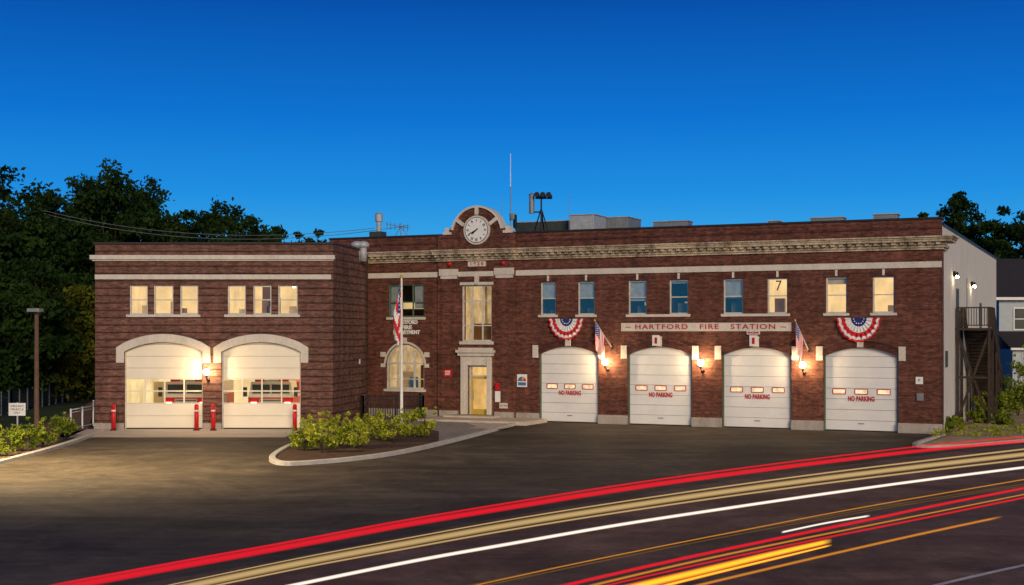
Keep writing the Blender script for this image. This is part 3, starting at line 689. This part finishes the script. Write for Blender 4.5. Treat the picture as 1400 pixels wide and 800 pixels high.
# ============================================================ GROUND
def flat(name,pts,z,k):
    mb=MB(); pt=[[Vector((p[0],p[1],0)) for p in pts]]; mb.add([(p[0],p[1],z) for p in pts],tessellate_polygon(pt),k); return mb.obj(name)
flat('ground',[(-900,-200),(900,-200),(900,1500),(-900,1500)],-.012,'grass')
flat('parking_lot_asphalt',[(-70,5),(70,5),(70,60),(24,66),(21,64),(-9,84),(-24,70),tuple(G(140,592)[:2]),tuple(G(60,619)[:2]),tuple(G(-20,638)[:2]),(-60,42)],-.004,'asph')
def gp(l): return [tuple(G(a,b)[:2]) for a,b in l]
def catmull(P,n=8):
    P=[Vector(p) for p in P]; out=[]
    Q=[P[0]*2-P[1]]+P+[P[-1]*2-P[-2]]
    for i in range(1,len(Q)-2):
        a,b,c,d=Q[i-1:i+3]
        for j in range(n):
            t=j/n; out.append(.5*((2*b)+(c-a)*t+(2*a-5*b+4*c-d)*t*t+(3*b-a-3*c+d)*t**3))
    out.append(P[-1]); return out
edge=[G(*p) for p in ((90,816),(400,762),(700,705),(1000,657),(1290,619),(1400,608))]
edge=[edge[0]+(edge[0]-edge[1])*2]+edge+[edge[-1]+(edge[-1]-edge[-2])*6]
ec=catmull(edge,6)
far=[tuple(p[:2]) for p in ec]
flat('road',far+[(far[-1][0]+30,far[-1][1]-14),(90,-10),(-20,-20)],.0,'road')
def strip(name,pts,w,z,k,n=6):
    P=catmull(pts,n); mb=MB(); vs=[]
    for i,p in enumerate(P):
        d=(P[min(i+1,len(P)-1)]-P[max(i-1,0)]); d=Vector((d.x,d.y,0)).normalized(); s_=Vector((-d.y,d.x,0))*w/2
        vs+= [(p.x+s_.x,p.y+s_.y,z),(p.x-s_.x,p.y-s_.y,z)]
    mb.add(vs,[(2*i,2*i+1,2*i+3,2*i+2) for i in range(len(P)-1)],k); return mb.obj(name)
yl=[G(*p) for p in ((560,818),(800,768),(1000,729),(1200,694),(1400,662),(1600,634))]
strip('yellow_centre_line',yl,.11,.004,'ymark'); strip('yellow_centre_line',[p+Vector((.12,-.22,0)) for p in yl],.11,.004,'ymark')
strip('white_edge_line',[G(*p) for p in ((1180,826),(1290,798),(1400,773),(1550,742))],.14,.004,'mark')
def kerb(name,pts,w=.2,h=.14,n=6,k='kerb'):
    P=catmull(pts,n); mb=MB(); vs=[]
    for i,p in enumerate(P):
        d=(P[min(i+1,len(P)-1)]-P[max(i-1,0)]); d=Vector((d.x,d.y,0)).normalized(); s_=Vector((-d.y,d.x,0))*w/2
        for sx,zz in ((1,-.02),(1,h-.02),(.8,h),(-.8,h),(-1,h-.02),(-1,-.02)): vs.append((p.x+s_.x*sx,p.y+s_.y*sx,zz))
    fs=[]
    for i in range(len(P)-1):
        for j in range(5): fs.append((6*i+j,6*i+j+1,6*i+7+j,6*i+6+j))
    fs+=[tuple(range(6)),tuple(range(6*(len(P)-1),6*len(P)))]
    mb.add(vs,fs,k); return mb.obj(name)
flat('concrete_apron',[(wx(118)-570/SW,DW-.02),(wx(414)-570/SW,DW-.02),(wx(414)-570/SW,DW-5.3),(wx(100)-570/SW,DW-5.3)],.0,'conc')
outer=[(470,588),(430,600),(395,613),(374,626),(378,634),(405,636),(480,630),(550,620),(620,604),(680,588),(722,576)]
kerb('granite_kerb',[G(*p) for p in outer],.26,.15)
bed=gp(outer[:8]+[(600,606),(600,592),(560,584),(500,584)])
flat('planting_bed',bed,.09,'mulch')
flat('gravel_forecourt',gp([(500,584),(560,584),(600,592),(600,606),(620,603),(680,587),(718,576)])+[tuple((MF@Vector((bayR,-.3,0)))[:2]),tuple((MF@Vector((-1,-.3,0)))[:2]),(-8.5,73),tuple(G(470,588)[:2])],.085,'gravel')
mb=MB(); mb.box(bayL+.3,bayR+2.0,-3.2,-.31,.0,.20,'conc'); mb.box(bayL+1.0,bayR-.8,-1.4,-.312,.2,.30,'conc'); mb.obj('entrance_step',None,MF,bevel=.01)
strip('entrance_walk',[MF@Vector((bayR-.5,-3.2,0)),MF@Vector((bayR+1.2,-5.5,0)),MF@Vector((bayR+1.4,-7,0))],1.8,.092,'conc')
def rail(name,pts,h,z0,k='black',sp=.13,r=.014,bars=True,post=.035,pk=None):
    mb=MB(); pts=[Vector(p) for p in pts]; up=Vector((0,0,1))
    for a,b in zip(pts[:-1],pts[1:]):
        d=b-a;n=max(1,int(d.length/sp))
        mb.beam(a+up*(z0+h),b+up*(z0+h),.06,.05,k)
        mb.beam(a+up*(z0+h*.86),b+up*(z0+h*.86),.03,.03,k); mb.beam(a+up*(z0+.1),b+up*(z0+.1),.04,.04,k)
        if bars:
            for i in range(n): p=a+d*i/n; mb.box(p.x-r,p.x+r,p.y-r,p.y+r,a.z+z0+.1,a.z+z0+h,k)
        for i in range(int(d.length/1.8)+2):
            p=a+d*min(1,i*1.8/d.length); mb.box(p.x-post,p.x+post,p.y-post,p.y+post,a.z,a.z+z0+h+.05,pk or k)
    return mb.obj(name)
rail('metal_railing',[G(481,571),G(497,579),G(579,577),G(573,570)],1.35,.1,r=.02)
fp=G(549,584); mb=MB()
mb.cyl(fp,fp+Vector((0,0,7.75)),.085,.05,'white',12); mb.sph(fp+Vector((0,0,7.82)),.1,'yellow',12,8); mb.cyl(fp,fp+Vector((0,0,.25)),.18,.12,'conc',14)
mb.cyl(fp+Vector((.06,-.06,.9)),fp+Vector((.05,-.06,7.6)),.008,.008,'white',5)
mb.obj('flagpole')
mb=MB()
nx,nz=36,40
def fq(s_,t):
    wdt=.46*(.3+.7*min(1,t*2.2))*(1-.2*t)
    x=-.06-wdt*abs(math.sin(s_*7.5+t*.6))*(.35+.65*s_)+.05*s_
    y=-.1+.22*math.sin(s_*11+t*2)*(.3+.7*t)
    z=7.45-3.3*t*(1-.12*s_)-.55*s_*(1-t)
    return fp+Vector((x,y,z))
for i in range(nx):
    for j in range(nz):
        s0,s1,t0_,t1_=i/nx,(i+1)/nx,j/nz,(j+1)/nz
        sm=(i+.5)/nx; tm=(j+.5)/nz; st=int((sm*10+tm*5)) 
        k='flagblue' if tm<.45 and sm<.65 else ('flagred' if st%2==0 else 'flagwhite')
        if k=='flagblue' and i%3==0 and j%3==0: k='flagwhite'
        mb.poly([fq(s0,t0_),fq(s1,t0_),fq(s1,t1_),fq(s0,t1_)],k)
mb.obj('hanging_flag')
kerb('granite_kerb',[G(*p) for p in ((-60,650),(0,634),(60,618),(105,604),(140,590))],.25,.14)
flat('footpath',gp([(-60,600),(40,588),(105,560),(128,548),(130,560),(120,586),(60,612),(-60,645)]),.0,'path')
rail('metal_fence',[G(-60,583),G(15,565),G(128,541),G(180,533)],1.3,.05,'black',.2,.014,True,.055,'fencegrey')
rail('white_handrail',[G(97,589),G(128,582)],1.05,0,'white',.9,.02,False,.035)
rail('white_handrail',[G(128,582),G(128,574)],1.05,0,'white',.9,.02,False,.035)
p=G(24,603); mb=MB(); mb.box(p.x-.03,p.x+.03,p.y-.03,p.y+.03,0,1.75,'steel'); mb.box(p.x-.38,p.x+.38,p.y-.06,p.y-.035,1.15,1.72,'white')
for t,z in (('AMBULANCE',1.58),('VEHICLE',1.43),('ONLY',1.28)): mb.text(t,.14,p.x,p.y-.065,z,'black',.6 if t!='ONLY' else .3,.002)
mb.obj('notice_sign_post')
p=G(50,602); mb=MB(); mb.cyl(p,p+Vector((0,0,5.9)),.12,.09,'polew',12); mb.box(p.x-.28,p.x+.28,p.y-.45,p.y+.1,5.85,6.0,'grey')
mb.obj('lamp_post')
q=Vector((-20.5,46,0)); mb=MB(); mb.cyl(q,q+Vector((0,0,8.5)),.12,.08,'grey',12); mb.cyl(q+Vector((0,0,8.4)),q+Vector((1.8,0,8.7)),.05,.04,'grey',8); mb.box(q.x+1.6,q.x+2.4,q.y-.15,q.y+.15,8.62,8.76,'grey')
mb.obj('street_lamp')
def spot(name,loc,tgt,P,ang,col,blend=.8,r=.25):
    l=bpy.data.lights.new(name,'SPOT'); l.energy=P; l.spot_size=math.radians(ang); l.spot_blend=blend; l.color=col; l.shadow_soft_size=r
    o=bpy.data.objects.new(name,l); S.collection.objects.link(o); o.location=loc; o.rotation_euler=(Vector(tgt)-Vector(loc)).to_track_quat('-Z','Y').to_euler()
spot('street_lamp_light',q+Vector((2.0,0,8.5)),(-15,48,0),17000,135,(1,.76,.42),1)
mb=MB(); bp=[(1250,611),(1262,606),(1290,594),(1300,586),(1330,576),(1400,566),(1600,560),(1620,612),(1400,604),(1330,608)]
w=gp(bp); c=Vector((sum(p[0] for p in w)/len(w),sum(p[1] for p in w)/len(w)))
n=len(w); vs=[(p[0],p[1],.0) for p in w]+[(c.x+(p[0]-c.x)*.75,c.y+(p[1]-c.y)*.75,.16) for p in w]
mb.add(vs,[(i,(i+1)%n,n+(i+1)%n,n+i) for i in range(n)]+[tuple(range(n,2*n))],'dirt'); mb.obj('dirt_bank')
kerb('granite_kerb',[G(*p) for p in ((1290,597),(1262,605),(1252,611),(1290,612),(1340,609),(1400,604),(1500,598))],.22,.13)
flat('side_yard_ground',gp([(1300,587),(1300,560),(1420,530),(1700,530),(1700,590)]),-.006,'dirt')

mb=MB(); d=104; s_=F/d
o=Wd(1366,455,d); hx=o.x
z_e=CH+(455-407)/s_; z_r=CH+(455-349)/s_
mb.box(hx,hx+12,d,d+10,0,z_e,'clap')
for i in range(30): mb.box(hx-.01,hx+12.01,d-.02,d-.001,.3+i*.24,.32+i*.24,'clap')
rp=[(hx-.4,d-.5,z_e-.05),(hx+12.4,d-.5,z_e-.05),(hx+12.4,d+5,z_r),(hx-.4,d+5,z_r)]
mb.poly(rp,'shingle'); mb.poly([(hx-.4,d+10.5,z_e),(hx+12.4,d+10.5,z_e),(hx+12.4,d+5,z_r),(hx-.4,d+5,z_r)],'shingle')
mb.poly([(hx,d,z_e),(hx,d+10,z_e),(hx,d+5,z_r-.2)],'clap')
mb.box(hx-.45,hx+12.4,d-.56,d-.5,z_e-.2,z_e+.02,'white')
zl=CH+(455-458)/s_
mb.poly([(hx-.3,d-3.2,zl-1.0),(hx+12,d-3.2,zl-1.0),(hx+12,d-.03,zl+.3),(hx-.3,d-.03,zl+.3)],'shingle')
mb.box(hx,hx+12,d-2.8,d-.04,0,zl-1.1,'clap'); mb.box(hx-.3,hx+12,d-3.26,d-3.2,zl-1.15,zl-.98,'white')
for x,z in ((1.2,5.2),(4.5,5.2)): mb.box(hx+x-.1,hx+x+1.1,d-.08,d-.03,z-.1,z+1.7,'white'); mb.box(hx+x,hx+x+1,d-.09,d-.082,z,z+1.6,'dframe'); mb.box(hx+x,hx+x+1,d-.1,d-.09,z+.75,z+.82,'white')
mb.obj('neighbouring_house')

mb=MB()
for (a,b,sag) in ((Wd(60,288,95),Wd(512,312,80),1.0),(Wd(60,292,95),Wd(560,308,79),1.3)):
    P=[a.lerp(b,i/24)-Vector((0,0,sag*4*(i/24)*(1-i/24))) for i in range(25)]
    for p,q_ in zip(P[:-1],P[1:]): mb.cyl(p,q_,.018,.018,'grey',5)
mb.obj('overhead_cable')

# ============================================================ VEGETATION
def leaves(name,blobs,size,mat,wood=None,aspect=.55):
    vs=[];cnt=0
    for (c,r,n) in blobs:
        n=int(n); dirs=rng.normal(size=(n,3)); dirs/=np.linalg.norm(dirs,axis=1)[:,None]
        rad=r*rng.random(n)**.45*(1+.35*rng.normal(size=n)*(rng.random(n)<.25)); p=np.array(c)+dirs*rad[:,None]*np.array([1,1,.7])
        a=rng.normal(size=(n,3)); a/=np.linalg.norm(a,axis=1)[:,None]
        b=np.cross(a,rng.normal(size=(n,3))); b/=np.linalg.norm(b,axis=1)[:,None]
        s1=(size*(.6+.8*rng.random(n)))[:,None]; s2=s1*aspect
        q=np.stack([p-a*s1,p-b*s2,p+a*s1,p+b*s2],axis=1); vs.append(q.reshape(-1,3)); cnt+=n
    v=np.concatenate(vs)
    mb=MB()
    if wood: wood(mb)
    base=len(mb.v); mb.v+= [tuple(x) for x in v]; i=mb.mi(mat)
    for k in range(cnt): mb.f.append((base+4*k,base+4*k+1,base+4*k+2,base+4*k+3)); mb.m.append(i)
    return mb.obj(name)
def tree(px,top,d,rad,base=2.0,mat='leaf',nb=46,nl=120,name='deciduous_tree',size=.2,wide=1.0):
    s_=F/d; x=(px-700)/s_; zt=CH+(455-top)/s_; h=(zt-base); cz=base+h*.53
    blobs=[]; ends=[]
    for i in range(nb):
        u=rng.normal(size=3); u/=np.linalg.norm(u); f=rng.random()**.45
        c=np.array([x+u[0]*rad*f*.92*wide,d+u[1]*rad*f*.9,cz+u[2]*h*.44*f])
        r=rad*(.15+.17*rng.random()); blobs.append((c,r,nl*(r/(rad*.24))**2*(rad/4)**1.2)); 
        if i%3==0: ends.append(c)
    for i in range(7):   # inner mass so the crown holds together
        t=(i+.5)/7; blobs.append((np.array([x+rng.normal()*rad*.2,d+rng.normal()*rad*.2,base+h*(.12+.78*t)]),rad*(.52 if t<.75 else .34),nl*2.2*(rad/4)))
    blobs.append((np.array([x,d,zt-.5]),rad*.2,nl*.7))
    def wood(mb):
        mb.cyl((x,d,0),(x+.2,d,base+h*.3),.34*h/14,.24*h/14,'bark',10); mb.cyl((x+.2,d,base+h*.3),(x,d,zt-h*.15),.24*h/14,.04,'bark',8)
        for e in ends:
            zz=base+h*(.1+.35*random.random()); mb.cyl((x+.1,d,zz),tuple(e),.11,.03,'bark',6)
    return leaves(name,blobs,size,mat,wood)
tree(12,230,96,5.6,2.0,nb=90); tree(-45,246,92,5,2.0,nb=60); tree(66,262,100,4.6,2.0,nb=76); tree(150,221,106,5.4,3,nb=100); tree(205,243,112,4.6,3,nb=76); tree(104,240,104,4.6,2,nb=76)
tree(300,276,116,4.6,4,nb=80,wide=1.2); tree(342,292,118,3.6,4,nb=56); tree(258,286,112,3.8,4,nb=60); tree(380,307,120,2.6,4,nb=40); tree(408,314,122,2.4,4,nb=34); tree(436,311,125,2.3,4,nb=34); tree(235,290,110,3.6,3,nb=50)
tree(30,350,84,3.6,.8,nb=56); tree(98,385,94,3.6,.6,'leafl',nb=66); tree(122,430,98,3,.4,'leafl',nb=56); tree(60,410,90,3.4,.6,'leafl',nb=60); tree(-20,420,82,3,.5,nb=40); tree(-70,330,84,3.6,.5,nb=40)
tree(1312,262,138,4.2,4,nb=72,size=.24); tree(1372,281,128,3.4,3,nb=60,size=.22); tree(1262,289,150,2.6,5,nb=30,size=.24); tree(1398,287,125,3.2,3,nb=56); tree(1345,303,135,3.2,3,nb=50); tree(1430,300,120,3.4,2,nb=34); tree(1288,286,140,2.8,4,nb=36)
bl=[]
for i in range(90):
    px=-330+i*10.5+rng.random()*8; d=128+rng.random()*14; 
    tp=(4+rng.random()*4) if px>130 else (5+rng.random()*6)
    for k in range(2): bl.append(((( px-700)/F*d,d,tp*(.25+.5*k)),2.6,70))
leaves('distant_tree_mass',bl,.5,'leaf')
bl=[]
for i in range(60):
    px=1350+i*9; d=150+rng.random()*10; tp=4+rng.random()*6
    for k in range(2): bl.append(((( px-700)/F*d,d,tp*(.25+.5*k)),2.8,60))
leaves('distant_tree_mass',bl,.5,'leaf')
bl=[((( px-700)/F*dd,dd,hh),1.3,130) for px,dd,hh in [( -60+rng.random()*185,96+rng.random()*6,.3+rng.random()*2.2) for _ in range(55)]]
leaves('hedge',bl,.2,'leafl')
def shrub(px,py,w,h,mat='leafs',n=480,size=.08,name='shrub'):
    g=G(px,py); bl=[]; 
    for i in range(12):
        a=rng.random()*6.28; f=rng.random()**.5
        bl.append(((g.x+math.cos(a)*w*.38*f,g.y+math.sin(a)*w*.38*f,.1+h*(.2+.6*rng.random())),w*.15+.06,n/12))
    for i in range(10):
        a=rng.random()*6.28; r_=w*.45*rng.random(); bl.append(((g.x+math.cos(a)*r_,g.y+math.sin(a)*r_,h*(.8+.35*rng.random())),.08,9))
    def wood(mb):
        for i in range(12):
            a=rng.random()*6.28; r_=w*.38*rng.random(); mb.cyl((g.x,g.y,.05),(g.x+math.cos(a)*r_,g.y+math.sin(a)*r_,h*(.7+.5*rng.random())),.012,.005,'bark',4)
    return leaves(name,bl,size,mat,wood,.45)
for px,py,w,h in ((416,619,1.2,.95),(440,622,1.5,1.25),(465,615,1.5,1.35),(490,616,1.5,1.15),(517,606,1.5,1.25),(540,608,1.5,1.2),(560,600,1.4,1.2),(580,602,1.2,1.3),(428,608,1.3,1.1),(500,600,1.4,1.0),(452,600,1.3,1.1)): shrub(px,py,w,h)
for px,py,w,h in ((8,624,1.6,1.1),(30,618,1.3,1.0),(58,612,1.4,1.1),(78,604,1.5,1.1),(92,598,1.0,.7),(-20,632,1.6,1.0)): shrub(px,py,w,h,'leafg')
for px,py,w,h in ((1355,576,2.2,1.6),(1392,572,3.0,2.6),(1340,582,1.2,.7),(1375,585,1.0,.6),(1296,590,.9,.6),(1310,585,.8,.5),(1420,574,3.2,3.2),(1400,566,2.6,3.6)): shrub(px,py,w,h,'leafg',1100,.10)
bl=[]
for i in range(60):
    g=G(1275+rng.random()*130,588+rng.random()*14); bl.append(((g.x,g.y,.22),.22,14))
leaves('weed_patch',bl,.07,'leafs')

# ============================================================ LIGHT TRAILS
def trailmat(name,edge,core,st,alpha=1.0,sc_=3):
    m,nt,o=newmat(name); uv=N(nt,'ShaderNodeTexCoord').outputs['UV']; sp=N(nt,'ShaderNodeSeparateXYZ'); nt.links.new(uv,sp.inputs[0])
    v=sp.outputs[1]; t=math_(nt,'MULTIPLY',math_(nt,'MULTIPLY',v,math_(nt,'SUBTRACT',1.0,v)),4.0)
    mp=N(nt,'ShaderNodeMapping'); mp.inputs['Scale'].default_value=(.01,sc_,1); nt.links.new(uv,mp.inputs[0]); n=noise(nt,mp.outputs[0],2.0,4,.6)
    f=math_(nt,'MULTIPLY',math_(nt,'POWER',t,.8),math_(nt,'MULTIPLY',ramp(nt,n,[(.3,.45),(.6,1.0)]),alpha))
    u=sp.outputs[0]; te=math_(nt,'MULTIPLY',math_(nt,'MINIMUM',math_(nt,'MULTIPLY',u,6.0),1.0),math_(nt,'MINIMUM',math_(nt,'MULTIPLY',math_(nt,'SUBTRACT',6.0,u),3.0),1.0)); f=math_(nt,'MULTIPLY',f,te)
    col=mix(nt,math_(nt,'POWER',t,1.5),edge,core)
    e=N(nt,'ShaderNodeEmission'); e.inputs[1].default_value=st; nt.links.new(col,e.inputs[0])
    tr=N(nt,'ShaderNodeBsdfTransparent'); mx=N(nt,'ShaderNodeMixShader'); nt.links.new(f,mx.inputs[0]); nt.links.new(tr.outputs[0],mx.inputs[1]); nt.links.new(e.outputs[0],mx.inputs[2]); nt.links.new(mx.outputs[0],o.inputs[0]); return m
M['t_red']=trailmat('taillight_streak',(.8,.008,.015),(.9,.012,.03),1.05)
M['t_yel']=trailmat('headlight_streak',(.65,.36,.10),(.95,.66,.27),1.0,.72,5)
M['t_whi']=trailmat('white_headlight_streak',(1,.75,.5),(1,.93,.85),1.4)
M['t_ora']=trailmat('indicator_streak',(.8,.12,.01),(1,.42,.03),1.0,.7,4)
M['t_hot']=trailmat('bright_indicator_streak',(1,.05,.01),(1,.62,.03),1.5,1,5)
def trail(pts,k,w0,w1,dz=.75,n=10):
    W3=[G(a,b,dz) for a,b in pts]; P=catmull(W3,n); m=len(P); me=bpy.data.meshes.new('light_trail'); vs=[];fs=[]
    for i,p in enumerate(P):
        f=i/(m-1); wpx=w0+(w1-w0)*f; h=wpx*p.y/F/2
        vs+= [(p.x,p.y,p.z-h),(p.x,p.y,p.z+h)]
    for i in range(m-1): fs.append((2*i,2*i+2,2*i+3,2*i+1))
    me.from_pydata(vs,[],fs); uvl=me.uv_layers.new(); 
    for i,poly in enumerate(me.polygons):
        for li,c in zip(poly.loop_indices,((i,0),(i+1,0),(i+1,1),(i,1))): uvl.data[li].uv=(c[0]/(m-1)*6,c[1])
    me.materials.append(M[k]); o=bpy.data.objects.new('light_trail',me); S.collection.objects.link(o)
R1=[(40,812),(240,775),(400,746),(550,718),(700,693),(850,669),(1000,648),(1150,629),(1290,613),(1480,596)]
trail(R1,'t_red',12,5); trail([(a,b-6) for a,b in R1],'t_red',4,2,.8)
Y1=[(160,822),(400,772),(550,744),(700,717),(850,693),(1000,671),(1150,651),(1290,634),(1480,612)]
trail(Y1,'t_yel',11,7,.7); trail([(a,b+7) for a,b in Y1],'t_yel',3,3,.6); trail([(a,b-7) for a,b in Y1],'t_yel',2,3,.8)
W1=[(300,821),(550,770),(700,743),(850,717),(1000,694),(1150,672),(1290,653),(1480,629)]
trail(W1,'t_whi',6,4,.65)
trail([(680,822),(900,771),(1050,739),(1200,708),(1300,687),(1480,652)],'t_red',6,4,.8); trail([(740,821),(950,773),(1100,741),(1250,711),(1480,664)],'t_red',3,3,.8)
trail([(720,822),(930,772),(1080,740),(1220,712),(1480,660)],'t_ora',5,2,.8)
trail([(800,818),(950,783),(1050,759),(1138,739)],'t_hot',14,8,.9); trail([(840,818),(980,783),(1080,759),(1138,745)],'t_hot',6,3,.8)
trail([(880,818),(1100,766),(1250,732),(1372,706)],'t_ora',5,4,.8); trail([(560,820),(800,768),(1000,728),(1200,690),(1480,642)],'t_ora',2,2,.5)
trail([(1068,728),(1130,715),(1190,705)],'t_whi',3,3,.9)

# ============================================================ WORLD / SUN / CAMERA
w=bpy.data.worlds.new('World'); S.world=w; w.use_nodes=True; nt=w.node_tree; nt.nodes.clear()
o=nt.nodes.new('ShaderNodeOutputWorld'); bg=nt.nodes.new('ShaderNodeBackground'); bg.inputs[1].default_value=.1
tc=N(nt,'ShaderNodeTexCoord'); sp=N(nt,'ShaderNodeSeparateXYZ'); nt.links.new(tc.outputs['Generated'],sp.inputs[0])
rc=ramp(nt,sp.outputs[2],[(0,(.085,.46,.76)),(.065,(.040,.38,.79)),(.105,(.012,.27,.76)),(.16,(.003,.17,.64)),(.245,(.0008,.078,.40)),(.45,(.001,.035,.17)),(1,(.002,.02,.08))])
sky=N(nt,'ShaderNodeTexSky',sky_type='NISHITA'); sky.sun_disc=False; sky.sun_elevation=math.radians(3); sky.sun_rotation=math.radians(186)
sc10=mix(nt,1.0,rc,(10,10,10),'MULTIPLY')
col=mix(nt,.008,sc10,sky.outputs[0])
nt.links.new(col,bg.inputs[0]); nt.links.new(bg.outputs[0],o.inputs[0])
sl=bpy.data.lights.new('sun','SUN'); sl.energy=2.45; sl.angle=math.radians(22); sl.color=(1,.80,.56)
so=bpy.data.objects.new('sun',sl); S.collection.objects.link(so); so.rotation_euler=Vector((-.22,.93,-.30)).to_track_quat('-Z','Y').to_euler()
cam=bpy.data.cameras.new('camera'); co=bpy.data.objects.new('camera',cam); S.collection.objects.link(co); S.camera=co
co.location=(0,0,CH); co.rotation_euler=(math.radians(90),0,0); cam.sensor_width=36; cam.lens=F/1400*36; cam.shift_y=55/1400; cam.clip_end=3000
